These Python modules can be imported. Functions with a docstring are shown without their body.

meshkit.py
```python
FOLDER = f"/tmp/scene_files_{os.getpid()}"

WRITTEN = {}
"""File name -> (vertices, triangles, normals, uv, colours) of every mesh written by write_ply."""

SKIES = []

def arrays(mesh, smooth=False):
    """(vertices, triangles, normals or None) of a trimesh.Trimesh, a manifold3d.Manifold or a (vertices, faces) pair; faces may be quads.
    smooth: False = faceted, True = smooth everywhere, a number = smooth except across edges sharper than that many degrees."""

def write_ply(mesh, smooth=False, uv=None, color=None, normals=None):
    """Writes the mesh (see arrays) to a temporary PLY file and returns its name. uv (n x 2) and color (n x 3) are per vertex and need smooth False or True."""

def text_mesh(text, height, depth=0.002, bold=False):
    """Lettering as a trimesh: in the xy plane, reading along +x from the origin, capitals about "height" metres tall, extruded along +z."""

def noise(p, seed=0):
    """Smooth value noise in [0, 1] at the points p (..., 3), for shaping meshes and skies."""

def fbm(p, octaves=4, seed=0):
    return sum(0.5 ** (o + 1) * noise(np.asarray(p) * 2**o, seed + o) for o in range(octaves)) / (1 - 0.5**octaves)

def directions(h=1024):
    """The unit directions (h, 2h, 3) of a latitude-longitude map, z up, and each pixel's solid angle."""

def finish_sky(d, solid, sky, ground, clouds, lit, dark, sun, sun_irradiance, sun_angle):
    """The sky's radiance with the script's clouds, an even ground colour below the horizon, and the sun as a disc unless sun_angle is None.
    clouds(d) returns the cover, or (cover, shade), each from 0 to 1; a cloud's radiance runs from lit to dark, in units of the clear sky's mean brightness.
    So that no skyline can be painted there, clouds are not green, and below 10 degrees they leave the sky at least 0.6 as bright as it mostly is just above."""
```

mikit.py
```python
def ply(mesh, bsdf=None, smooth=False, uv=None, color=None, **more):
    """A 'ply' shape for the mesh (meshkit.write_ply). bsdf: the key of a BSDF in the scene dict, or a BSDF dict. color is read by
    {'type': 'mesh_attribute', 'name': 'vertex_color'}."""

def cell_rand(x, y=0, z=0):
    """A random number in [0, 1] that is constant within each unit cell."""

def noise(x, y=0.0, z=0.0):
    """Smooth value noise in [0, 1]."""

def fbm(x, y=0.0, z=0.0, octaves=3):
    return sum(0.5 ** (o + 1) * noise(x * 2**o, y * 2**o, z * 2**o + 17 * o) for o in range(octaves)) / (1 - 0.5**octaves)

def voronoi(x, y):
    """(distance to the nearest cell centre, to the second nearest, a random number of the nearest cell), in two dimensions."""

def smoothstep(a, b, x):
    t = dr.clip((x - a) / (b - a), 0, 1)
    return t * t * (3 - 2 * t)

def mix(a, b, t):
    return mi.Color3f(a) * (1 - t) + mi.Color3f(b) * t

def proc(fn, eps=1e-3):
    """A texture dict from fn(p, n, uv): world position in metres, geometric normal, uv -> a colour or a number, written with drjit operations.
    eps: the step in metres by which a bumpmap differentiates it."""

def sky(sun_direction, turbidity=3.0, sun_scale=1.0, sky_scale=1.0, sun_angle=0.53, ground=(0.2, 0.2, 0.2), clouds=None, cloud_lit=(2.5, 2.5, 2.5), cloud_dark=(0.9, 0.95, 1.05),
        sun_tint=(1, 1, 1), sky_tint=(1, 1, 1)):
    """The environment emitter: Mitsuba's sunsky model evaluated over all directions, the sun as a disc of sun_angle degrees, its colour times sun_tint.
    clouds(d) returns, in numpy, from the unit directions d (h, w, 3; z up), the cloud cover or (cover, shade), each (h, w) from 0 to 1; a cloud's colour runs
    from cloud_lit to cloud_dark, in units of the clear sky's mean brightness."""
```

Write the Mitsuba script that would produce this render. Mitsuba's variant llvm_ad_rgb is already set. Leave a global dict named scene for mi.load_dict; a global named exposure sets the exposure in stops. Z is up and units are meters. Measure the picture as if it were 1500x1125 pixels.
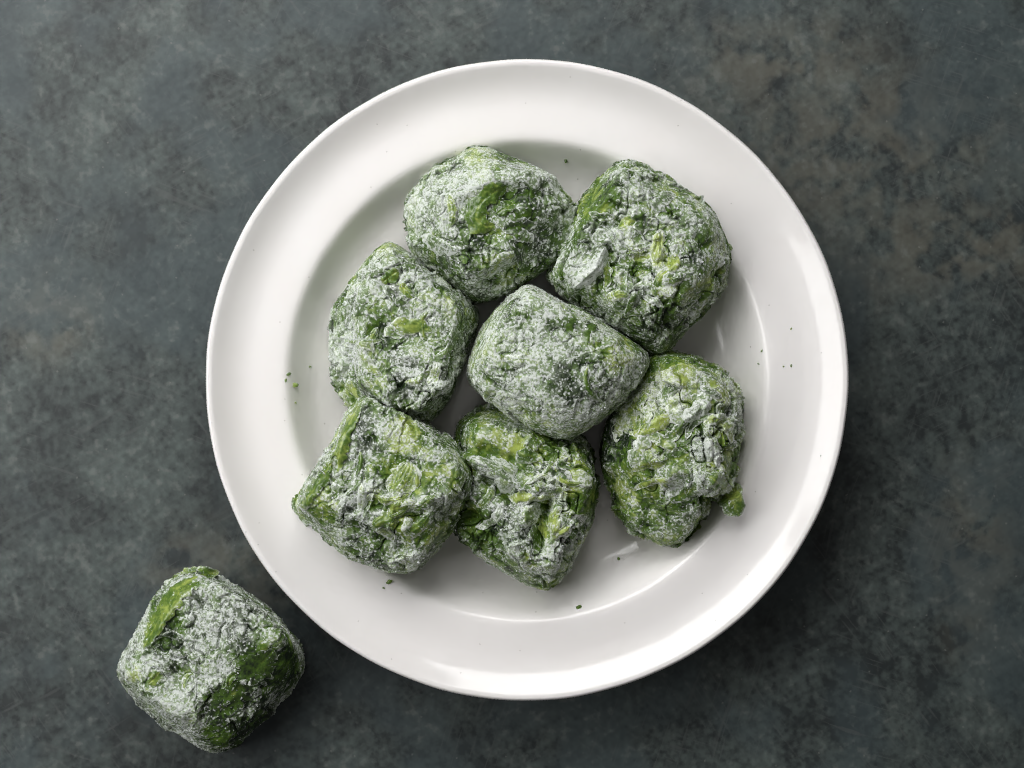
import math, random
import numpy as np, trimesh, mitsuba as mi, mikit, meshkit
import drjit as dr
from scipy.spatial import ConvexHull, cKDTree
from scipy.interpolate import PchipInterpolator

T = mi.ScalarTransform4f
scene, labels = {}, {}

# ------------------------------------------------------------------ camera, light, exposure
H = 0.80                                   # camera height over the table
K = 0.235e-3 / (H - 0.024)                 # metres per photograph pixel and metre of distance
FOV = 2 * math.degrees(math.atan(750 * K))
scene['camera'] = {'type': 'thinlens', 'fov': FOV, 'fov_axis': 'x', 'near_clip': 0.05, 'far_clip': 20.0,
                   'aperture_radius': 0.0030, 'focus_distance': H - 0.036,
                   'to_world': T().look_at(origin=[0, 0, H], target=[0, 0, 0], up=[0, 1, 0])}
exposure = 0.0


def window_lamp(key, az, el, dist, w, h, power):
    a, e = math.radians(az), math.radians(el)
    pos = [dist * math.cos(e) * math.cos(a), dist * math.cos(e) * math.sin(a), dist * math.sin(e)]
    scene[key] = {'type': 'rectangle',
                  'to_world': T().look_at(origin=pos, target=[0, 0, 0.02], up=[0, 0, 1]).scale([w / 2, h / 2, 1]),
                  'emitter': {'type': 'area', 'radiance': {'type': 'rgb', 'value': [power, power * 0.995, power * 0.985]}}}
    labels[key] = {'label': 'bright soft daylight lamp out of frame to the ' + ('upper left' if az < 140 else 'left'), 'category': 'lamp'}


window_lamp('soft_lamp', 111, 46, 0.62, 0.62, 0.29, 6.6)
window_lamp('soft_lamp_001', 180, 44, 0.64, 0.46, 0.29, 4.7)
scene['room_light'] = {'type': 'constant', 'radiance': {'type': 'rgb', 'value': [0.11, 0.107, 0.105]}}


def W(px, py, z):
    """A point of the photograph's pixel grid, at height z (metres)."""
    return np.array([(px - 750) * K * (H - z), (562.5 - py) * K * (H - z), z])


# ------------------------------------------------------------------ materials
def c3(*v):
    return mi.Color3f(*v)


def turned(x, y, a):
    return x * math.cos(a) + y * math.sin(a), -x * math.sin(a) + y * math.cos(a)


def table_colour(p, n, uv):
    x, y = p.x * 1000, p.y * 1000          # millimetres
    wx = x + 5 * (mikit.fbm(x / 16, y / 16, 3.1, octaves=3) - 0.5)
    wy = y + 5 * (mikit.fbm(x / 16, y / 16, 8.7, octaves=3) - 0.5)
    big = mikit.fbm(wx / 55, wy / 55, 1.3, octaves=3)
    mid = mikit.fbm(wx / 15, wy / 15, 4.9, octaves=5)
    sm = mi.Float(0)
    for k, a in enumerate((0.5, -0.65, 1.7)):           # the paint was rubbed on with a cloth
        u, w = turned(wx, wy, a)
        sm = sm + mikit.fbm(u / 9, w / 2.6, 50 + k, octaves=4) / 3
    fine = mikit.fbm(x / 1.5, y / 1.5, 2.2, octaves=3)
    v = 0.46 + 1.25 * (mid - 0.5) + 1.9 * (sm - 0.5) + 1.05 * (fine - 0.5) + 0.7 * (big - 0.5)
    base = mikit.mix(c3(0.0145, 0.0195, 0.020), c3(0.063, 0.0805, 0.0755), dr.clip(v, 0, 1.25))
    # a brownish wash in loose patches, a bluish one in others
    tone = mikit.fbm(wx / 60 + 1.7, wy / 40 + 5.2, 6.4, octaves=3) - 0.5
    wash = mi.Float(0)                      # where the board was rubbed with brown: centre and size in mm
    for bx, by, rx, ry in ((112, 80, 62, 34), (88, 112, 44, 18), (150, 52, 48, 16), (-95, -66, 26, 20), (-165, 24, 14, 12)  , (165, -60, 14, 30)):
        e = dr.sqrt(dr.square((wx - bx) / rx) + dr.square((wy - by) / ry))
        wash = dr.maximum(wash, mikit.smoothstep(1.7, 0.3, e + 2.0 * tone))
    brown = wash * mikit.smoothstep(0.36, 0.60, 0.55 * mikit.fbm(wx / 7, wy / 7, 11.0, octaves=4) + 0.45 * sm)
    base = mikit.mix(base, c3(0.112, 0.105, 0.080), 0.5 * brown)
    blue = mikit.smoothstep(0.44, 0.66, mikit.fbm(wx / 30 + 9, wy / 34 + 2, 1.0, octaves=4))
    base = mikit.mix(base, c3(0.044, 0.063, 0.068), 0.55 * blue)
    # pale rubbed spots, grainy
    sp = mikit.smoothstep(0.55, 0.80, 0.5 * mikit.fbm(x / 2.2, y / 2.2, 77.0, octaves=3) + 0.5 * sm + 0.25 * (mid - 0.5)) 
    base = mikit.mix(base, c3(0.12, 0.13, 0.122), 0.55 * sp)
    # long fine scratches in a few directions
    s = mi.Float(0)
    for k, a in enumerate((0.5, 1.25, 2.2, 2.8)):
        u, w = turned(x, y, a)
        w = w + 3.0 * (mikit.noise(u / 30, w / 40, 20 + k) - 0.5)
        line = mikit.smoothstep(0.80, 0.95, mikit.noise(u / 14, w / 0.55, 30 + k)) * mikit.smoothstep(0.45, 0.7, mikit.noise(u / 26, w / 26, 40 + k))
        s = dr.maximum(s, line)
    base = mikit.mix(base, c3(0.075, 0.08, 0.078), 0.35 * s)
    # small pale chips
    d1, d2, r = mikit.voronoi(x / 9, y / 9)
    chip = mikit.smoothstep(0.045, 0.025, d1) * dr.select(r > 0.86, 1.0, 0.0)
    return mikit.mix(base, c3(0.14, 0.14, 0.13), 0.5 * chip)


def table_rough(p, n, uv):
    x, y = p.x * 1000, p.y * 1000
    return 0.50 + 0.16 * (mikit.fbm(x / 11, y / 11, 7.7, octaves=4) - 0.5)


def table_bump(p, n, uv):
    x, y = p.x * 1000, p.y * 1000
    return mikit.fbm(x / 3.0, y / 3.0, 5.5, octaves=3)


scene['table_paint'] = {'type': 'bumpmap', 'arbitrary': mikit.proc(table_bump, eps=3e-4), 'scale': 0.00022,
                        'bsdf': {'type': 'principled', 'base_color': mikit.proc(table_colour), 'roughness': mikit.proc(table_rough), 'specular': 0.45}}


def glaze_colour(p, n, uv):
    x, y = p.x * 1000, p.y * 1000
    m = mikit.fbm(x / 24, y / 24, 2.0, octaves=3)
    base = mikit.mix(c3(0.80, 0.772, 0.755), c3(0.82, 0.805, 0.795), m)
    d1, d2, r = mikit.voronoi(x / 8.5 + 3.3, y / 8.5)     # pin holes of the glaze
    pin = mikit.smoothstep(0.035, 0.018, d1) * dr.select(r > 0.86, 1.0, 0.0)
    return mikit.mix(base, c3(0.30, 0.28, 0.25), 0.55 * pin)


scene['white_glaze'] = {'type': 'roughplastic', 'distribution': 'ggx', 'alpha': 0.016, 'int_ior': 1.48, 'diffuse_reflectance': mikit.proc(glaze_colour), 'nonlinear': False}


def green(h):
    """Spinach under the frost: h from 0 (near black green) over mid green to 1 (yellow green)."""
    a = mikit.mix(c3(0.013, 0.023, 0.010), c3(0.068, 0.132, 0.017), mikit.smoothstep(0.0, 0.5, h))
    return mikit.mix(a, c3(0.31, 0.385, 0.080), mikit.smoothstep(0.42, 1.0, h))


def frost_amount(p, uv):
    x, y, z = p.x * 1000, p.y * 1000, p.z * 1000
    s = 0.60 * mikit.noise(x / 0.43, y / 0.43, z / 0.43) + 0.40 * mikit.noise(x / 0.80 + 7, y / 0.80, z / 0.80)
    return mikit.smoothstep(-0.13, 0.13, 0.10 + 0.80 * uv.x - s)


def nugget_colour(p, n, uv):
    x, y, z = p.x * 1000, p.y * 1000, p.z * 1000
    h = uv.y + 0.34 * (mikit.noise(x / 0.7, y / 0.7, z / 0.7 + 40) - 0.5)
    veil = 0.46 * mikit.smoothstep(0.20, 0.66, uv.x)            # thin rime that lets the green through
    under = mikit.mix(green(dr.clip(h, 0, 1)), c3(0.50, 0.58, 0.43), veil)
    return mikit.mix(under, c3(0.68, 0.71, 0.69), 0.72 * frost_amount(p, uv))


def nugget_rough(p, n, uv):
    return 0.34 + 0.4 * frost_amount(p, uv)


scene['frosted_spinach'] = {'type': 'twosided', 'bsdf': {'type': 'principled', 'base_color': mikit.proc(nugget_colour), 'roughness': mikit.proc(nugget_rough), 'specular': 0.28}}
scene['frost_crystal'] = {'type': 'twosided', 'bsdf': {'type': 'principled', 'base_color': {'type': 'rgb', 'value': [0.68, 0.705, 0.71]}, 'roughness': 0.4, 'specular': 0.5}}
scene['bare_leaf'] = {'type': 'twosided', 'bsdf': {'type': 'principled', 'base_color': mikit.proc(nugget_colour), 'roughness': 0.30, 'specular': 0.55, 'clearcoat': 0.3, 'clearcoat_gloss': 0.85}}

# ------------------------------------------------------------------ the setting
slab = trimesh.creation.box([2.4, 2.0, 0.03])
slab.apply_translation([0, 0, -0.015])
scene['tabletop'] = mikit.ply(slab, 'table_paint')
labels['tabletop'] = {'label': 'dark mottled slate coloured tabletop with fine scratches', 'kind': 'structure'}

# ------------------------------------------------------------------ the plate
PC = W(771.5, 556.5, 0.024)
prof = np.array([(0, 4.4), (20, 4.4), (44, 4.45), (52, 4.6), (58, 5.0), (63, 5.7), (67.5, 6.9), (71.5, 8.6), (74.6, 10.7), (77.2, 13.2), (79.3, 15.8), (80.9, 18.0), (82.0, 19.3), (83.0, 20.1), (84.2, 20.6), (86, 20.85),
                 (88.5, 20.95), (91.5, 21.05), (95, 21.25), (98.3, 21.9), (101.5, 23.1), (104.5, 24.7), (107.0, 26.3), (108.4, 27.1), (109.3, 27.2), (110.0, 26.7), (110.25, 25.8), (110.1, 24.8),
                 (109.0, 23.4), (105.5, 21.0), (99, 18.4), (91, 16.6), (86, 14.6), (80, 9.6), (74, 5.2), (69, 2.2), (66, .8), (63, .15), (61, 0.1), (59.5, 1.0), (57, 1.8), (30, 2.2), (0, 2.2)]) * 1e-3
t = np.concatenate([[0], np.cumsum(np.sqrt(np.linalg.norm(np.diff(prof, axis=0), axis=1)))])
tt = np.concatenate([np.linspace(a, b, 7, endpoint=False) for a, b in zip(t[:-1], t[1:])] + [[t[-1]]])
R, Z = PchipInterpolator(t, prof[:, 0])(tt), PchipInterpolator(t, prof[:, 1])(tt)
for _ in range(6):
    R[1:-1], Z[1:-1] = (R[:-2] + 2 * R[1:-1] + R[2:]) / 4, (Z[:-2] + 2 * Z[1:-1] + Z[2:]) / 4
nr, ns = len(R), 420
ang = np.arange(ns) / ns * 2 * np.pi
wob = 0.55 * (0.00034 * np.sin(2 * ang + 0.6) + 0.00026 * np.sin(3 * ang + 2) + 0.00014 * np.sin(7 * ang) + 0.00009 * np.sin(17 * ang + 1) + 0.00006 * np.sin(31 * ang + 2))
RR = R[:, None] + wob * (R[:, None] / R.max()) ** 2
V = np.stack([RR * np.cos(ang), RR * np.sin(ang), Z[:, None] + 0.5 * wob * (R[:, None] / R.max()) ** 3 + 0 * ang], -1).reshape(-1, 3)
V[:, 2] += 0.00012 * (meshkit.fbm(V / 0.012, 3, 5) - 0.5)
V += [PC[0], PC[1], 0.0004]
i, j = np.meshgrid(np.arange(nr - 1), np.arange(ns), indexing='ij')
q = np.stack([i * ns + j, (i + 1) * ns + j, (i + 1) * ns + (j + 1) % ns, i * ns + (j + 1) % ns], -1).reshape(-1, 4)
scene['plate'] = mikit.ply((V, q), 'white_glaze', smooth=True)
labels['plate'] = {'label': 'round white glazed plate with a wide rim holding seven frozen spinach nuggets', 'category': 'plate'}
_top = np.argsort(R[:np.argmax(R)])
RT, ZT = R[:np.argmax(R)][_top], Z[:np.argmax(R)][_top]


def plate_z(x, y):
    return np.interp(np.hypot(x - PC[0], y - PC[1]), RT, ZT) + 0.0005


# ------------------------------------------------------------------ frozen spinach nuggets
def cube_sphere(n):
    a = np.tan(np.linspace(-1, 1, n + 1) * np.pi / 4)
    u, v = np.meshgrid(a, a, indexing='ij')
    o = np.ones_like(u)
    P, F, at = [], [], 0
    idx = np.arange((n + 1) ** 2).reshape(n + 1, n + 1)
    quad = np.stack([idx[:-1, :-1], idx[1:, :-1], idx[1:, 1:], idx[:-1, 1:]], -1).reshape(-1, 4)
    for s in ((u, v, o), (v, u, -o), (o, u, v), (-o, v, u), (v, o, u), (u, -o, v)):
        P.append(np.stack(s, -1).reshape(-1, 3))
        F.append(quad + at)
        at += len(P[-1])
    P, F = np.vstack(P), np.vstack(F)
    P /= np.linalg.norm(P, axis=1, keepdims=True)
    _, first, inv = np.unique(np.round(P, 6), axis=0, return_index=True, return_inverse=True)
    F = inv.ravel()[F]
    return P[first], np.vstack([F[:, [0, 1, 2]], F[:, [0, 2, 3]]])


DIRS, FACES = cube_sphere(150)


def normals(v, f):
    n, fn = np.zeros_like(v), np.cross(v[f[:, 1]] - v[f[:, 0]], v[f[:, 2]] - v[f[:, 0]])
    for k in range(3):
        n += np.stack([np.bincount(f[:, k], fn[:, c], len(v)) for c in range(3)], -1)
    return n / np.maximum(np.linalg.norm(n, axis=1, keepdims=True), 1e-15)


def warp(p, scale, amp, seed):
    return p + amp * (np.stack([meshkit.fbm(p / scale, 2, seed + 11 * k) for k in range(3)], -1) - 0.5)


def flakes(p, n, spacing, rng, tilt, step):
    """Overlapping pieces of leaf: every cell is a small tilted plate of its own height; returns height and a number per cell."""
    lo, hi = p.min(0), p.max(0)
    count = max(8, int(np.prod((hi - lo) / spacing)))
    c = rng.uniform(lo, hi, (count, 3))
    tv, off, num = rng.normal(0, tilt, (count, 3)), rng.uniform(-step, step, count), rng.uniform(0, 1, count)
    d, k = cKDTree(c).query(p, k=2)
    k0 = k[:, 0]
    h = ((p - c[k0]) * tv[k0]).sum(1) + off[k0]
    return h, num[k0], d[:, 1] - d[:, 0]


def folds(p, rng, spacing, seed):
    """Crumpled leaf: narrow ridges that run a different way in every patch."""
    lo, hi = p.min(0), p.max(0)
    c = rng.uniform(lo, hi, (max(8, int(np.prod((hi - lo) / spacing))), 3))
    a = rng.normal(size=(len(c), 3))
    a /= np.linalg.norm(a, axis=1, keepdims=True)
    b = np.cross(a, rng.normal(size=(len(c), 3)))
    b /= np.linalg.norm(b, axis=1, keepdims=True)
    d, k = cKDTree(c).query(p, k=2)
    out = 0
    w = sstep(-0.0012, 0.0012, d[:, 1] - d[:, 0]) * 1.0
    for kk, ww in ((k[:, 0], w), (k[:, 1], 1 - w)):
        q = np.stack([(p * a[kk]).sum(1) / 0.0085, (p * b[kk]).sum(1) / 0.0021, kk * 3.7], -1)
        out = out + ww * (1 - 2 * np.abs(2 * meshkit.noise(q, seed) - 1))
    return out


def sstep(a, b, x):
    u = np.clip((x - a) / (b - a), 0, 1)
    return u * u * (3 - 2 * u)


def seg_dist(xy, line):
    line = np.asarray(line, float)
    best = np.full(len(xy), 9.0)
    for a, b in zip(line[:-1], line[1:]):
        ab = b - a
        u = np.clip(((xy - a) @ ab) / max(ab @ ab, 1e-18), 0, 1)
        best = np.minimum(best, np.linalg.norm(xy - a - u[:, None] * ab, axis=1))
    return best


NUGGETS = {}


def nugget(key, label, rings, seed, floor, frost=0.55, hue=0.35, rough=1.0, p=30, relief=(), patches=(), crystals=1600, spread=1.045):
    """rings: [(height in mm, outline in photograph pixels)]; relief: (pixel line, width px, height mm); patches: (px, py, radius px, frost +, hue +)."""
    rng = np.random.default_rng(seed)
    pts = np.vstack([[W(x, y, z * 1e-3) for x, y in poly] for z, poly in rings])
    c = (pts.min(0) + pts.max(0)) / 2
    c[:2] = np.mean([[W(x, y, 0.025)[0], W(x, y, 0.025)[1]] for x, y in rings[1][1]], axis=0)
    eq = np.unique(np.round(ConvexHull(pts - c).equations, 4), axis=0)
    b = np.maximum(-eq[:, 3], 1e-4)
    s = np.maximum(DIRS @ (eq[:, :3] / b[:, None]).T, 0)
    r = (s ** p).sum(1) ** (-1.0 / p)
    v = c + DIRS * (r * spread)[:, None]
    n = normals(v, FACES)
    zt = 0.034
    # broad lumps, then folded flakes of leaf, then crumbs, then grains of frost
    lump = (meshkit.fbm(v / 0.017, 2, seed) - 0.5) * 0.0025
    q1 = warp(v, 0.0065, 0.0060, seed + 1)
    h1, id1, e1 = flakes(q1, n, 0.0100, rng, 0.085, 0.0005)
    q2 = warp(v, 0.0030, 0.0026, seed + 2)
    h2, id2, e2 = flakes(q2 * [1, 1, 1.0], n, 0.0038, rng, 0.13, 0.00022)
    billow = np.abs(meshkit.noise(warp(v, 0.006, 0.004, seed + 3) / 0.0042, seed + 3) - 0.5) * 2
    crack = -np.clip(0.16 - billow, 0, 1) / 0.16
    fold = folds(warp(v, 0.008, 0.006, seed + 4), rng, 0.012, seed)
    crumb = meshkit.fbm(v / 0.0021, 2, seed + 5) - 0.5
    grain = meshkit.noise(v / 0.00075, seed + 6) - 0.5
    area = sstep(0.40, 0.62, meshkit.fbm(v / 0.013, 2, seed + 7))        # some places are smooth, others broken up
    rug = (0.22 + 1.05 * area) * rough
    rug = rug * (0.74 + 0.26 * sstep(-0.05, 0.55, n[:, 2]))          # the sides were pressed flat by the mould
    d = lump + rug * (np.clip(h1, -0.0016, 0.0009) + 0.7 * np.clip(h2, -0.0009, 0.0009) + 0.0011 * crack + 0.00055 * fold) + 0.0005 * crumb
    cov = np.full(len(v), frost)
    hu = np.full(len(v), hue)
    XY = v[:, :2]
    up = sstep(-0.15, 0.25, n[:, 2])
    for line, wpx, mm in relief:
        L = [W(x, y, zt)[:2] for x, y in line]
        wobble = 0.30 * wpx * K * H * (meshkit.fbm(v / 0.005, 2, seed + 21) - 0.5) * 2
        g = np.exp(-((seg_dist(XY, L) + wobble) / (wpx * K * H)) ** 2) * up
        d = d + mm * 1e-3 * g
        cov += (0.13 if mm > 0 else -0.30) * g * min(1, abs(mm) / 2)
    for x, y, rad, df, dh in patches:
        P = W(x, y, zt)[:2]
        dist = np.linalg.norm(XY - P, axis=1) / (rad * K * H) + 0.9 * (meshkit.fbm(v / 0.0045, 3, seed + 31) - 0.5)
        g = sstep(1.15, 0.55, dist) * up
        cov += df * g
        hu += dh * g
    frostmap = meshkit.fbm(v / 0.011, 3, seed + 8) - 0.5
    cov += -0.13 + 0.72 * frostmap + 0.50 * (meshkit.fbm(v / 0.0034, 2, seed + 10) - 0.5) + 0.14 * (id1 - 0.5) + 0.14 * (id2 - 0.5) + 90 * np.clip(h2, -0.001, 0.001) * rug + 0.35 * crumb + 0.22 * crack * rug + 0.22 * fold * rug
    cov += 0.10 * np.clip(n[:, 2], -1, 1) - 0.05
    hu += -0.01 + 0.62 * (meshkit.fbm(v / 0.009, 2, seed + 9) - 0.5) + 0.55 * (meshkit.fbm(v / 0.0028, 2, seed + 12) - 0.5) + 0.22 * (id1 - 0.5) + 0.22 * (id2 - 0.5) + 0.25 * crack
    d = d + 0.00027 * grain * np.clip(cov * 1.6, 0.25, 1.2)
    cov += 0.38 * grain
    v = v + n * d[:, None]
    lowest = floor(v[:, 0], v[:, 1]) + 0.00015
    v[:, 2] = np.maximum(v[:, 2], lowest)
    cov, hu = 0.54 * sstep(-0.16, 1.06, cov) + 0.055, np.clip(hu, 0, 1)
    scene[key] = mikit.ply((v, FACES), 'frosted_spinach', smooth=True, uv=np.stack([cov, hu], -1))
    labels[key] = {'label': label, 'category': 'frozen spinach', 'group': 'nuggets of frozen spinach'}
    n = normals(v, FACES)
    NUGGETS[key] = (v, n, cKDTree(v[n[:, 2] > 0.05][:, :2]), v[n[:, 2] > 0.05][:, 2])
    # loose hoar crystals standing on the frost
    wgt = np.clip(cov - 0.30, 0, 1) * (n[:, 2] > -0.3) * (v[:, 2] > lowest + 0.001)
    pick = rng.choice(len(v), crystals, p=wgt / wgt.sum())
    size = rng.uniform(0.00009, 0.00019, crystals) * (1 + 0.9 * (rng.uniform(size=crystals) > 0.93))
    octa = np.array([(1, 0, 0), (-1, 0, 0), (0, 1, 0), (0, -1, 0), (0, 0, 1.5), (0, 0, -1.5)], float)
    of = np.array([(0, 2, 4), (2, 1, 4), (1, 3, 4), (3, 0, 4), (2, 0, 5), (1, 2, 5), (3, 1, 5), (0, 3, 5)])
    rot = trimesh.transformations
    Q = rng.normal(size=(crystals, 4))
    Q /= np.linalg.norm(Q, axis=1, keepdims=True)
    w_, x_, y_, z_ = Q.T
    M = np.stack([1 - 2 * (y_ * y_ + z_ * z_), 2 * (x_ * y_ - z_ * w_), 2 * (x_ * z_ + y_ * w_), 2 * (x_ * y_ + z_ * w_), 1 - 2 * (x_ * x_ + z_ * z_), 2 * (y_ * z_ - x_ * w_),
                  2 * (x_ * z_ - y_ * w_), 2 * (y_ * z_ + x_ * w_), 1 - 2 * (x_ * x_ + y_ * y_)], -1).reshape(-1, 3, 3)
    cv = np.einsum('kij,nj->kni', M, octa) * size[:, None, None] + (v[pick] + n[pick] * (size * 0.7)[:, None])[:, None]
    cf = of[None] + 6 * np.arange(crystals)[:, None, None]
    scene[key + '__frost'] = mikit.ply((cv.reshape(-1, 3), cf.reshape(-1, 3)), 'frost_crystal')
    labels[key + '__frost'] = {'label': 'loose white frost crystals', 'kind': 'stuff'}


def top_z(key, X, Y, k=14):
    _, _, tree, z = NUGGETS[key]
    d, i = tree.query(np.stack([X, Y], -1), k=k)
    return np.median(z[i], axis=-1), d[..., 0]


def leaf(key, part, line, widths, lift, seed, thick=0.55, frost=0.15, hue=0.5, cup=0.0, ribs=0, crumple=0.5, zmin=None, label=None, nu=56, nv=26, sink=0.35):
    """A leaf or stalk lying on a nugget: a strip along a pixel line, draped over the nugget, its edges sunk into it; lift (mm) along the line, cup > 0 curls the edges up."""
    rng = np.random.default_rng(seed)
    line = np.asarray(line, float)
    s = np.concatenate([[0], np.cumsum(np.linalg.norm(np.diff(line, axis=0), axis=1))])
    u = np.linspace(0, s[-1], nu)
    cx, cy = PchipInterpolator(s, line[:, 0])(u), PchipInterpolator(s, line[:, 1])(u)
    wd = PchipInterpolator(np.linspace(0, s[-1], len(widths)), widths)(u)
    wd = wd * np.sqrt(np.clip(1 - (np.abs(u / s[-1] * 2 - 1)) ** 6, 0.02, 1))
    lf = PchipInterpolator(np.linspace(0, s[-1], len(lift)), lift)(u)
    tx, ty = np.gradient(cx), np.gradient(cy)
    L = np.hypot(tx, ty)
    tx, ty = tx / L, ty / L
    vv = np.linspace(-1, 1, nv)
    edge = 1 + 0.75 * (meshkit.fbm(np.stack([np.repeat(u[:, None], nv, 1) / 7, np.sign(vv)[None] * 3 + 0 * u[:, None], 0 * vv[None] + 0 * u[:, None] + seed], -1), 2, seed) - 0.5) * np.abs(vv)
    PX, PY = cx[:, None] - ty[:, None] * wd[:, None] * vv * edge, cy[:, None] + tx[:, None] * wd[:, None] * vv * edge
    z0 = 0.035
    X, Y = (PX - 750) * K * (H - z0), (562.5 - PY) * K * (H - z0)
    zs, dist = top_z(key, X.ravel(), Y.ravel())
    zs = zs.reshape(nu, nv)
    if zmin is not None:
        zs = np.where(dist.reshape(nu, nv) > 0.0012, zmin * 1e-3, zs)
    for _ in range(4):
        zs[1:-1] = (zs[:-2] + 2 * zs[1:-1] + zs[2:]) / 4
        zs[:, 1:-1] = (zs[:, :-2] + 2 * zs[:, 1:-1] + zs[:, 2:]) / 4
    P3 = np.stack([X, Y, zs], -1).reshape(-1, 3)
    dz = lf[:, None] * (1 - np.abs(vv) ** 2.5 * (1 - sink)) + cup * np.abs(vv) ** 2
    dz = dz + crumple * 1.6 * (meshkit.fbm(P3 / 0.0035, 3, seed + 3).reshape(nu, nv) - 0.5)
    if not ribs:
        dz = dz - 0.16 * np.exp(-(vv / 0.13)[None] ** 2) - 0.07 * np.abs(np.sin(u[:, None] / 5.0 - np.abs(vv) * 2.2)) ** 8
    if ribs:
        dz = dz + 0.13 * np.cos(vv * np.pi * ribs) * (1 - vv ** 4)
    Zt = zs + dz * 1e-3
    topv = np.stack([X, Y, Zt], -1)
    n = np.cross(np.gradient(topv, axis=0), np.gradient(topv, axis=1))
    n /= np.linalg.norm(n, axis=-1, keepdims=True) + 1e-15
    n *= np.sign(n[..., 2:3] + 1e-9)
    prof = (np.clip(1 - np.abs(vv) ** 4, 0.05, 1) ** 0.5)[None, :, None] * (np.clip(1 - np.abs(np.linspace(-1, 1, nu)) ** 8, 0.05, 1) ** 0.5)[:, None, None]
    bot = topv - n * thick * 1e-3 * prof - [0, 0, 0]
    a = np.arange(nu * nv).reshape(nu, nv)
    b = a + nu * nv
    fq = lambda m: np.stack([m[:-1, :-1], m[1:, :-1], m[1:, 1:], m[:-1, 1:]], -1).reshape(-1, 4)
    ring = np.concatenate([a[0, :-1], a[:-1, -1], a[-1, :0:-1], a[:0:-1, 0]])
    side = np.stack([ring, np.roll(ring, -1), np.roll(ring, -1) + nu * nv, ring + nu * nv], -1)
    verts = np.vstack([topv.reshape(-1, 3), bot.reshape(-1, 3)])
    fr = frost - 0.04 + 0.55 * (meshkit.fbm(verts / 0.005, 3, seed + 5) - 0.5) + 0.30 * np.tile(np.abs(vv) ** 3, 2 * nu) + 0.25 * np.tile(np.repeat(np.abs(np.linspace(-1, 1, nu)) ** 4, nv), 2)
    hh = hue + 0.8 * (meshkit.fbm(verts / 0.0055, 3, seed + 6) - 0.5) + (0.10 * np.tile(np.cos(vv * np.pi * ribs), 2 * nu) if ribs else 0)
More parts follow.
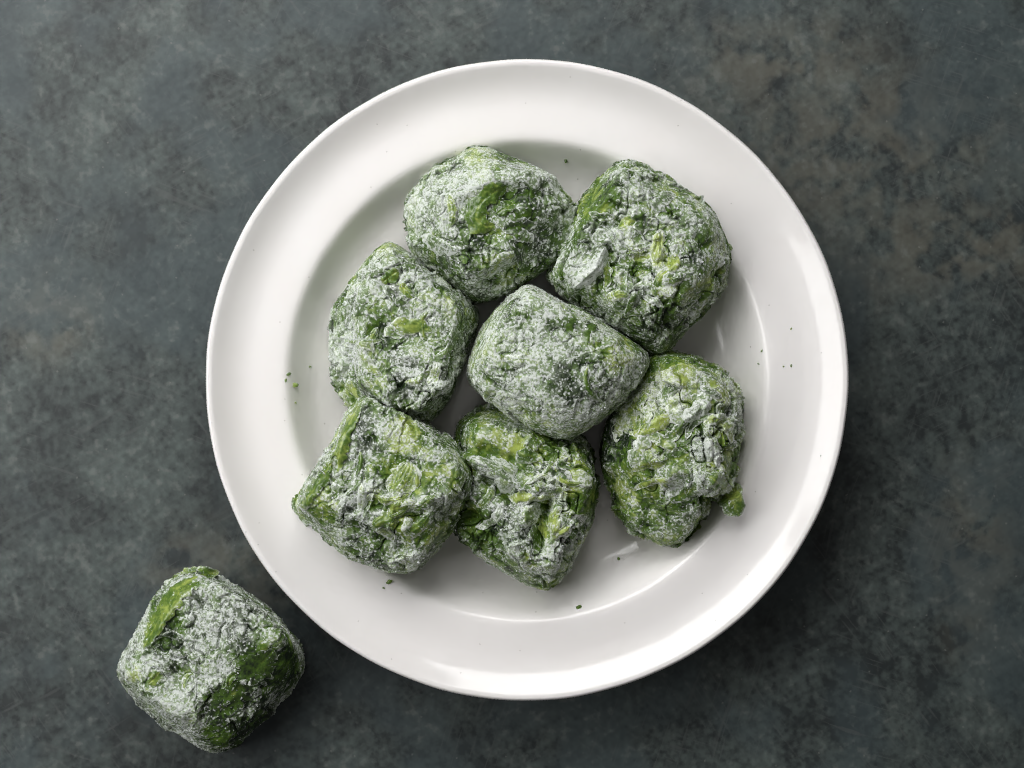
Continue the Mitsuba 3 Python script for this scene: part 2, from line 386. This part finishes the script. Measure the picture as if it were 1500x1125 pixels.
    if not ribs:
        twig = np.abs(np.sin(u[:, None] / 5.0 - np.abs(vv) * 2.2)) ** 8
        vein = np.exp(-(vv / 0.13)[None] ** 2) + 0.55 * twig * (1 - np.abs(vv)) ** 0.5
        hh = hh + 0.20 * np.tile(vein.ravel(), 2)
    k, c = f'{key}__{part}', 0
    while k in scene:
        c += 1
        k = f'{key}__{part}_{c:03d}'
    scene[k] = mikit.ply((verts, np.vstack([fq(a)[:, ::-1], fq(b), side[:, ::-1]])), 'bare_leaf', smooth=True, uv=np.stack([np.clip(fr, 0, 1), np.clip(hh, 0, 1)], -1))
    if label:
        labels[k] = {'label': label}


def inset(poly, k, dx=0, dy=0):
    a = np.asarray(poly, float)
    return (a - a.mean(0)) * k + a.mean(0) + [dx, dy]


# --- top nugget, with the curled bright leaf
o = [(678, 221), (697, 213), (714, 215), (738, 224), (762, 234), (796, 249), (806, 262), (822, 279), (841, 298), (850, 315), (848, 336), (829, 358), (810, 389), (781, 406), (752, 425), (719, 440),
     (704, 443), (673, 430), (649, 411), (618, 387), (599, 358), (593, 327), (598, 298), (613, 272), (640, 248), (664, 236)]
nugget('spinach_nugget', 'rounded frosty spinach nugget at the top of the plate with a curled bright green leaf', [
    (6, inset(o, .86)), (15, o), (29, inset(o, .955)), (42, [(668, 262), (745, 246), (786, 268), (770, 320), (735, 370), (690, 385), (650, 345), (640, 300)])], 11, plate_z, frost=.66, hue=.42, rough=.9,
    relief=[([(672, 290), (720, 268), (770, 262), (804, 268)], 11, 2.2), ([(745, 292), (790, 290)], 12, -2.0), ([(690, 395), (720, 385), (750, 372)], 12, 1.8), ([(715, 350), (760, 335)], 9, -1.2), ([(770, 300), (815, 310)], 16, 1.4)],
    patches=[(640, 310, 45, .20, .05), (785, 340, 45, -.14, -.16), (715, 305, 24, -.16, .0), (760, 262, 30, .15, 0), (700, 235, 30, .05, .2), (735, 395, 32, .02, .2)])
leaf('spinach_nugget', 'leaf', [(743, 276), (722, 287), (703, 304), (698, 322), (712, 334), (726, 332)], [8, 13, 12, 17, 15, 7], [.4, 1.5, 1.9, 1.4, 1.5, .3], 101, frost=.0, hue=.44, cup=.5, crumple=1.5, thick=.4, label='bright green curled leaf free of frost')
leaf('spinach_nugget', 'leaf', [(752, 300), (740, 308), (728, 316)], [6, 11, 7], [.4, 1.6, 1.2], 102, frost=.0, hue=.40, cup=.3, crumple=1.2)

# --- upper right nugget
o = [(901, 243), (926, 241), (943, 254), (970, 272), (1000, 289), (1028, 294), (1047, 314), (1056, 336), (1067, 369), (1064, 396), (1047, 435), (1017, 465), (984, 493), (965, 519), (940, 507), (904, 476),
     (863, 457), (827, 435), (802, 405), (821, 383), (843, 341), (849, 297), (865, 275), (885, 259)]
nugget('spinach_nugget_001', 'large blocky frosted spinach nugget at the upper right of the plate', [
    (6, inset(o, .86)), (14, o), (30, inset(o, .965)), (41, [(902, 268), (985, 305), (1030, 332), (1030, 395), (965, 465), (885, 430), (835, 400), (868, 305)])], 23, plate_z, frost=.60, hue=.45,
    relief=[([(882, 365), (868, 395), (840, 420)], 9, 2.2), ([(888, 372), (892, 400), (880, 420)], 9, -1.8), ([(1020, 350), (1032, 362)], 9, -2.6), ([(1000, 300), (1035, 320), (1045, 345)], 14, 1.6), ([(905, 262), (935, 270)], 14, 1.3),
            ([(900, 440), (960, 410), (1000, 400)], 14, 1.3), ([(960, 450), (975, 480)], 12, -1.4)],
    patches=[(875, 300, 34, -.28, .2), (925, 345, 40, .12, .1), (930, 385, 24, -.25, .12), (960, 375, 22, -.05, .3), (850, 395, 30, .2, -.1), (1010, 420, 40, -.05, .12), (965, 470, 24, -.15, -.2)])
leaf('spinach_nugget_001', 'stem', [(966, 338), (962, 365), (960, 396)], [7, 10, 6], [.2, .8, .2], 111, frost=.42, hue=.9, ribs=3, crumple=.25, label='pale yellow green ribbed stalk')
leaf('spinach_nugget_001', 'leaf', [(886, 364), (880, 385), (862, 404), (842, 421)], [5, 10, 11, 6], [.6, 1.6, 1.4, .4], 112, frost=.58, hue=.2, crumple=1.0, ribs=3, label='white frosted leaf strip')

# --- left nugget
o = [(573, 354), (584, 358), (596, 372), (609, 393), (635, 402), (661, 417), (687, 443), (703, 464), (700, 484), (687, 520), (671, 554), (661, 590), (640, 610), (624, 622), (580, 618), (540, 605), (522, 592), (499, 585),
     (488, 567), (483, 536), (481, 500), (483, 474), (488, 451), (512, 425), (537, 384), (555, 363)]
nugget('spinach_nugget_002', 'tall frosted spinach nugget at the left of the plate with a smooth white side', [
    (6, inset(o, .86)), (13, o), (42, [(566, 374), (592, 388), (655, 428), (670, 462), (650, 550), (618, 602), (556, 588), (534, 545), (530, 440)])], 37, plate_z, frost=.66, hue=.42,
    relief=[([(556, 400), (580, 392)], 10, 1.2), ([(532, 430), (530, 500), (535, 560)], 8, 1.2), ([(552, 485), (585, 500)], 13, -1.3), ([(512, 528), (514, 552)], 3.5, -2.0), ([(600, 520), (640, 535), (648, 560)], 11, 1.8), ([(590, 450), (640, 445)], 16, 1.2), ([(640, 415), (655, 440)], 8, -1.3)],
    patches=[(502, 510, 36, .35, 0), (548, 470, 30, -.2, .15), (562, 495, 26, -.16, -.15), (625, 500, 32, -.08, .1), (595, 555, 38, -.06, -.2), (510, 578, 20, -.1, .3), (570, 365, 20, -.1, .25)])
leaf('spinach_nugget_002', 'leaf', [(562, 416), (572, 408), (586, 398)], [6, 9, 6], [.4, 1.3, .5], 121, frost=.12, hue=.5, cup=.4, label='small bare green leaf')
leaf('spinach_nugget_002', 'leaf', [(588, 418), (597, 428), (606, 438)], [6, 8, 4], [.4, 1.2, .4], 122, frost=.2, hue=.62, cup=.2)

# --- centre nugget, on top of the others
o = [(760, 427), (776, 420), (792, 425), (818, 438), (846, 455), (869, 472), (892, 485), (917, 497), (940, 513), (951, 520), (947, 539), (931, 569), (913, 592), (887, 613), (855, 631), (829, 643), (799, 636), (774, 622), (751, 601),
     (728, 592), (712, 583), (700, 566), (686, 550), (695, 516), (714, 485), (725, 458), (749, 435)]
nugget('spinach_nugget_003', 'densely frosted grey white spinach nugget in the centre, surrounded by the others', [
    (7, inset(o, .60, 4, -8)), (19, inset(o, .93)), (30, o), (41, inset(o, .93, 0, -1)), (47, [(765, 446), (800, 452), (858, 482), (910, 518), (890, 560), (825, 600), (755, 570), (715, 530), (738, 470)])], 41, plate_z, frost=.78, hue=.50, rough=.48, p=18, spread=1.105,
    relief=[([(772, 432), (830, 458), (900, 500)], 9, 1.2), ([(780, 470), (850, 490)], 10, -1.0), ([(700, 560), (715, 570), (712, 590)], 6, 1.4), ([(715, 555), (745, 580), (770, 605)], 7, -1.2), ([(845, 520), (840, 560)], 10, -.9)],
    patches=[(800, 440, 45, .2, 0), (740, 500, 40, .1, .12), (840, 550, 45, -.12, -.2), (910, 525, 32, -.10, .15), (820, 475, 26, -.14, -.12), (780, 560, 30, .05, .15)])

# --- right nugget, with the leaf tip that sticks out
o = [(976, 511), (997, 516), (1014, 528), (1032, 534), (1055, 540), (1073, 560), (1082, 578), (1078, 607), (1075, 640), (1080, 669), (1072, 698), (1052, 727), (1034, 752), (1020, 772), (1005, 792), (991, 801), (967, 798),
     (947, 786), (923, 778), (906, 754), (896, 731), (886, 705), (878, 660), (900, 600), (947, 528)]
nugget('spinach_nugget_004', 'ragged green spinach nugget with a bare leaf tip sticking out over the plate', [
    (6, inset(o, .86)), (13, o), (26, inset(o, .95, 3, -2)), (37, [(1000, 535), (1050, 558), (1062, 600), (1060, 690), (1010, 715), (945, 700), (925, 670), (955, 610)])], 53, plate_z, frost=.52, hue=.56, rough=1.4,
    relief=[([(985, 690), (1030, 700), (1072, 715)], 13, 2.6), ([(985, 715), (1040, 735)], 9, -2.2), ([(1000, 620), (1035, 590)], 8, 1.2), ([(985, 640), (1020, 625)], 8, -1.6), ([(1035, 640), (1045, 670)], 8, 1.4), ([(1062, 600), (1062, 660)], 7, -1.6),
            ([(960, 560), (930, 640), (920, 680)], 10, 1.0), ([(950, 740), (975, 760)], 9, -1.3), ([(930, 720), (950, 770)], 8, -1.0)],
    patches=[(975, 590, 36, .16, .1), (985, 680, 30, -.15, -.05), (955, 640, 22, -.12, .28), (960, 755, 50, .03, -.02), (900, 640, 50, -.2, -.3), (1050, 575, 34, .1, .15), (1010, 720, 24, .22, -.2), (985, 545, 30, -.05, .2)])
leaf('spinach_nugget_004', 'leaf', [(1030, 694), (1052, 708), (1070, 728), (1086, 758)], [12, 15, 20, 15], [.8, 1.8, 1.8, .8], 141, frost=.20, hue=.58, cup=-.6, crumple=.7, zmin=27, label='bare dark green leaf tip hanging over the plate')
leaf('spinach_nugget_004', 'leaf', [(1000, 616), (1018, 603), (1038, 588)], [6, 11, 8], [.8, 2.2, .8], 142, frost=.55, hue=.25, ribs=2, crumple=.5, label='rolled leaf white with frost')
leaf('spinach_nugget_004', 'leaf', [(1033, 640), (1038, 660), (1036, 676)], [4, 7, 4], [.6, 1.8, .6], 143, frost=.6, hue=.3, crumple=.3)
leaf('spinach_nugget_004', 'leaf', [(1046, 644), (1050, 664), (1050, 684)], [4, 6, 4], [.6, 1.8, .6], 144, frost=.55, hue=.3, crumple=.3)
leaf('spinach_nugget_004', 'leaf', [(966, 672), (985, 672), (1008, 664)], [10, 17, 10], [.2, 1.1, .3], 145, frost=.26, hue=.42, crumple=.8)
leaf('spinach_nugget_004', 'leaf', [(1024, 566), (1040, 574), (1056, 582)], [4, 6, 4], [.6, 1.6, .6], 146, frost=.5, hue=.25, ribs=2, crumple=.3)
leaf('spinach_nugget_004', 'leaf', [(1030, 622), (1050, 614), (1068, 628), (1072, 650)], [6, 9, 8, 5], [.4, 1.6, 1.5, .5], 147, frost=.35, hue=.68, cup=.6, crumple=.6)

# --- lower left nugget, on the edge of the well
o = [(536, 574), (549, 581), (575, 599), (601, 612), (629, 627), (657, 642), (678, 666), (691, 689), (692, 715), (683, 735), (665, 761), (652, 787), (632, 813), (614, 831), (596, 838), (575, 836), (549, 825), (518, 813),
     (495, 807), (474, 787), (459, 771), (446, 757), (430, 743), (449, 712), (467, 691), (487, 655), (505, 612), (522, 594)]
nugget('spinach_nugget_005', 'square frosted spinach nugget at lower left of the plate with a ribbed stalk', [
    (7, inset(o, .62, 28, -6)), (20, o), (35, inset(o, .95, 2, -1)), (41, [(538, 582), (442, 738), (684, 690)]), (44, [(540, 596), (600, 625), (660, 665), (672, 700), (630, 760), (560, 760), (505, 730), (500, 690)])], 67, plate_z, frost=.60, hue=.46, p=36,
    relief=[([(500, 735), (540, 712), (600, 735), (650, 725)], 13, 1.7), ([(545, 735), (580, 745), (610, 755)], 8, -1.6), ([(515, 610), (500, 660), (480, 700)], 7, 1.2), ([(575, 690), (605, 715)], 12, -1.0), ([(560, 700), (545, 690)], 9, 1.4), ([(520, 770), (600, 790)], 10, -.9)],
    patches=[(540, 650, 40, .1, -.05), (592, 700, 28, -.25, .25), (545, 735, 38, .16, -.1), (590, 760, 26, -.15, .15), (640, 700, 34, -.05, .2), (640, 790, 30, -.12, .25), (480, 750, 26, -.05, .2), (580, 640, 26, .12, .25), (550, 795, 40, .02, -.1)])
leaf('spinach_nugget_005', 'leaf', [(532, 584), (519, 610), (506, 640), (499, 668), (497, 690)], [5, 9, 11, 12, 7], [.3, 1.0, 1.3, 1.2, .4], 151, frost=.06, hue=.56, cup=.3, label='bare green leaf along the upper left edge')
leaf('spinach_nugget_005', 'leaf', [(492, 672), (472, 702), (452, 728), (434, 744)], [7, 11, 12, 7], [.4, 1.0, 1.2, .6], 152, frost=.14, hue=.46, cup=.3, zmin=24, label='bare dark green leaf on the left corner')
leaf('spinach_nugget_005', 'stem', [(603, 676), (592, 700), (575, 722)], [17, 21, 15], [.2, .9, .3], 153, frost=.34, hue=.62, ribs=7, crumple=.7, label='yellow green ribbed stalk piece')
leaf('spinach_nugget_005', 'leaf', [(563, 744), (580, 742), (604, 732)], [6, 9, 5], [.5, 1.4, .5], 154, frost=.25, hue=.5, crumple=.6)
leaf('spinach_nugget_005', 'leaf', [(608, 748), (625, 734), (640, 722)], [5, 8, 5], [.4, 1.2, .4], 155, frost=.3, hue=.5, crumple=.5)

# --- bottom nugget
o = [(692, 603), (717, 601), (743, 597), (800, 612), (862, 646), (874, 678), (874, 709), (872, 760), (859, 784), (846, 786), (836, 812), (818, 848), (807, 861), (789, 860), (769, 853), (743, 835), (733, 814), (707, 804), (676, 791),
     (661, 776), (668, 720), (664, 650), (671, 619)]
nugget('spinach_nugget_006', 'crumpled dark spinach nugget with deep folds at the bottom centre of the plate', [
    (6, inset(o, .86)), (12, o), (26, inset(o, .955, 0, 2)), (36, [(700, 628), (770, 640), (848, 668), (856, 720), (835, 780), (800, 832), (765, 815), (735, 770), (695, 690)])], 79, plate_z, frost=.56, hue=.48, rough=1.25,
    relief=[([(692, 672), (725, 692), (762, 715)], 9, 2.4), ([(705, 660), (745, 672), (775, 690)], 8, -2.2), ([(712, 706), (745, 730)], 7, -3.4), ([(790, 690), (778, 730), (755, 790)], 12, 2.0), ([(805, 735), (795, 765), (790, 800)], 9, -4.6), ([(812, 740), (828, 770)], 7, 1.6), ([(815, 690), (850, 700)], 18, 1.6),
            ([(845, 735), (850, 770)], 8, -2.0), ([(690, 760), (735, 800)], 16, -3.4)],
    patches=[(700, 635, 30, .05, .22), (760, 650, 40, .02, .12), (720, 690, 28, .22, -.15), (765, 665, 18, -.3, .1), (825, 700, 32, .05, .2), (820, 765, 24, -.2, .3), (690, 775, 34, -.35, -.05), (795, 820, 30, .12, .05), (745, 760, 36, .1, -.2), (862, 735, 22, -.3, .05)])
leaf('spinach_nugget_006', 'leaf', [(690, 668), (708, 674), (732, 690), (764, 716)], [4, 6, 7, 4], [.6, 1.6, 1.6, .5], 161, frost=.42, hue=.25, crumple=.9, cup=.2, label='folded leaf strip grey with frost')
leaf('spinach_nugget_006', 'leaf', [(822, 742), (812, 760), (814, 782), (828, 776), (834, 758)], [6, 8, 7, 6, 4], [.8, 1.8, 1.8, 1.4, .5], 162, frost=.3, hue=.72, crumple=.5, cup=.6, label='yellow green rolled leaf edge')
leaf('spinach_nugget_006', 'leaf', [(754, 676), (764, 682), (772, 694)], [5, 8, 5], [.3, .9, .3], 163, frost=.12, hue=.42, crumple=.5)

# --- the loose one on the table
o = [(297, 835), (317, 843), (341, 856), (372, 874), (395, 897), (423, 923), (439, 941), (446, 964), (439, 990), (423, 1018), (395, 1047), (366, 1075), (336, 1098), (305, 1101), (289, 1091), (263, 1078), (238, 1062), (217, 1039),
     (194, 1011), (173, 995), (172, 985), (189, 962), (204, 936), (212, 915), (227, 884), (243, 859), (269, 843)]
nugget('spinach_nugget_007', 'single frosted spinach nugget lying on the dark table below the plate', [
    (1, inset(o, .86, 4, 4)), (12, o), (30, inset(o, .92, -8, -8)), (39, [(290, 858), (328, 856), (390, 905), (415, 935), (365, 965), (320, 1000), (290, 1035), (250, 1045), (192, 992), (235, 915)])], 97, lambda x, y: 0 * x, frost=.76, hue=.36, rough=.75, p=36,
    relief=[([(300, 1040), (340, 990), (400, 955)], 10, -.8), ([(265, 900), (235, 950)], 10, -.9), ([(270, 985), (255, 1010)], 12, -.9), ([(215, 1005), (270, 1045)], 9, 1.2), ([(225, 985), (265, 960)], 12, 1.0)],
    patches=[(330, 900, 50, .18, -.05), (255, 925, 24, -.22, .05), (270, 1010, 30, .12, .05), (228, 998, 16, -.3, .15), (195, 985, 14, -.15, .35), (345, 1060, 60, -.38, -.12), (410, 985, 46, -.34, -.10), (395, 935, 26, -.05, .18), (300, 1085, 24, -.08, .08), (370, 960, 30, -.3, -.1)])
leaf('spinach_nugget_007', 'leaf', [(314, 843), (288, 846), (262, 862), (246, 890), (226, 922), (212, 948)], [8, 15, 17, 14, 12, 7], [.3, 1.0, 1.2, 1.2, 1.0, .4], 171, frost=.10, hue=.60, crumple=.9, cup=.2, label='glossy bare green leaf along the upper left edge')
leaf('spinach_nugget_007', 'leaf', [(402, 950), (372, 985), (338, 1020), (305, 1060)], [14, 24, 26, 18], [.1, .4, .4, .1], 172, frost=.10, hue=.20, crumple=.35, thick=.4, label='smooth dark green leaf on the lower right side')
leaf('spinach_nugget_007', 'leaf', [(220, 1000), (230, 990), (238, 980)], [6, 9, 6], [.3, .9, .3], 173, frost=.15, hue=.46, crumple=.4)

# shreds of leaf frozen into every nugget
SHREDS = {'spinach_nugget': (700, 345, 70, 7), 'spinach_nugget_001': (938, 370, 80, 13), 'spinach_nugget_002': (598, 490, 76, 11), 'spinach_nugget_003': (818, 525, 76, 3), 'spinach_nugget_004': (985, 650, 84, 24),
          'spinach_nugget_005': (572, 712, 84, 12), 'spinach_nugget_006': (775, 725, 84, 24), 'spinach_nugget_007': (285, 975, 70, 4)}
for k, (key, (px, py, rad, count)) in enumerate(SHREDS.items()):
    rng = np.random.default_rng(900 + k)
    for q in range(count):
        a, b, d = rng.uniform(0, 2 * np.pi), rng.uniform(0, 2 * np.pi), rad * np.sqrt(rng.uniform())
        x, y, n_ = px + d * math.cos(a), py + d * math.sin(a), rng.uniform(12, 34)
        bend = rng.uniform(-0.5, 0.5)
        line = [(x + t_ * n_ * math.cos(b + bend * t_), y + t_ * n_ * math.sin(b + bend * t_)) for t_ in (-1, -.35, .35, 1)]
        w_ = rng.uniform(3.5, 9.0) + (5.0 if rng.uniform() > 0.7 else 0.0)
        green_one = k in (4, 6)
        leaf(key, 'leaf' if w_ > 5 else 'stem', line, [w_ * .5, w_, w_ * .9, w_ * .4], [.15, rng.uniform(.5, 1.3), rng.uniform(.4, 1.2), .15], 1000 + 40 * k + q, thick=.35,
             frost=rng.uniform(.22, .48) if green_one else rng.uniform(.20, .46), hue=rng.uniform(.2, .75), ribs=int(rng.integers(0, 4)), crumple=rng.uniform(.4, 1.1), cup=rng.uniform(-.2, .5), nu=30, nv=12)

# ------------------------------------------------------------------ crumbs on the plate
CRUMBS = [(829, 234, 2.6, 'dark green crumb near the top edge of the well, right of the top nugget', .35), (432, 564, 4.2, 'largest green crumb of the cluster on the left wall of the well', .62),
          (424, 548, 2.8, 'small dark green crumb above the largest one on the left wall', .38), (420, 557, 2.0, 'tiny green crumb left of the largest one on the left wall', .5),
          (452, 537, 1.6, 'tiny green crumb upper right of the cluster on the left wall', .5), (433, 590, 1.5, 'pale tiny crumb below the cluster on the left wall', .7),
          (848, 889, 3.4, 'slim green crumb on the lower edge of the well below the bottom nugget', .5), (571, 851, 3.6, 'green crumb on the rim below the lower left nugget', .55), (563, 860, 1.5, 'tiny crumb beside the crumb on the lower left rim', .5),
          (1115, 514, 1.5, 'dark crumb on the right wall of the well beside the right nugget', .5), (1157, 536, 1.6, 'dark crumb on the right rim', .5), (1111, 533, 1.3, 'tiny crumb just below the dark crumb on the right wall', .4),
          (1146, 537, 1.2, 'tiny crumb just left of the dark crumb on the right rim', .4), (1157, 482, 1.3, 'tiny pale crumb above the dark crumb on the right rim', .6), (908, 821, 2.2, 'tiny green crumb on the well floor between the bottom and right nuggets', .5),
          (1198, 667, 1.0, 'dark speck on the right outer rim', .2)]
for k, (px, py, rad, lab, hh) in enumerate(CRUMBS):
    rng = np.random.default_rng(500 + k)
    m = trimesh.creation.icosphere(subdivisions=3)
    d = m.vertices.copy()
    v = d * (1 + 0.9 * (meshkit.fbm(d * 1.6 + 9 * k, 3, k) - 0.5))[:, None] * [1.25, 0.75, 0.55]
    a = rng.uniform(0, np.pi) if k not in (6, 7) else 0.45
    v = v @ np.array([[math.cos(a), math.sin(a), 0], [-math.sin(a), math.cos(a), 0], [0, 0, 1]]) * rad * K * H
    P = W(px, py, 0.018)
    P[2] = plate_z(P[0], P[1]) - v[:, 2].min() * 0.8
    key = 'spinach_crumb' + (f'_{k:03d}' if k else '')
    uv = np.stack([np.full(len(v), .08), np.clip(hh + 0.5 * (meshkit.fbm(d * 2, 2, k) - .5), 0, 1)], -1)
    scene[key] = mikit.ply((v + P, m.faces), 'bare_leaf', smooth=True, uv=uv)
    labels[key] = {'label': lab, 'category': 'crumb', 'group': 'spinach crumbs on the plate'}
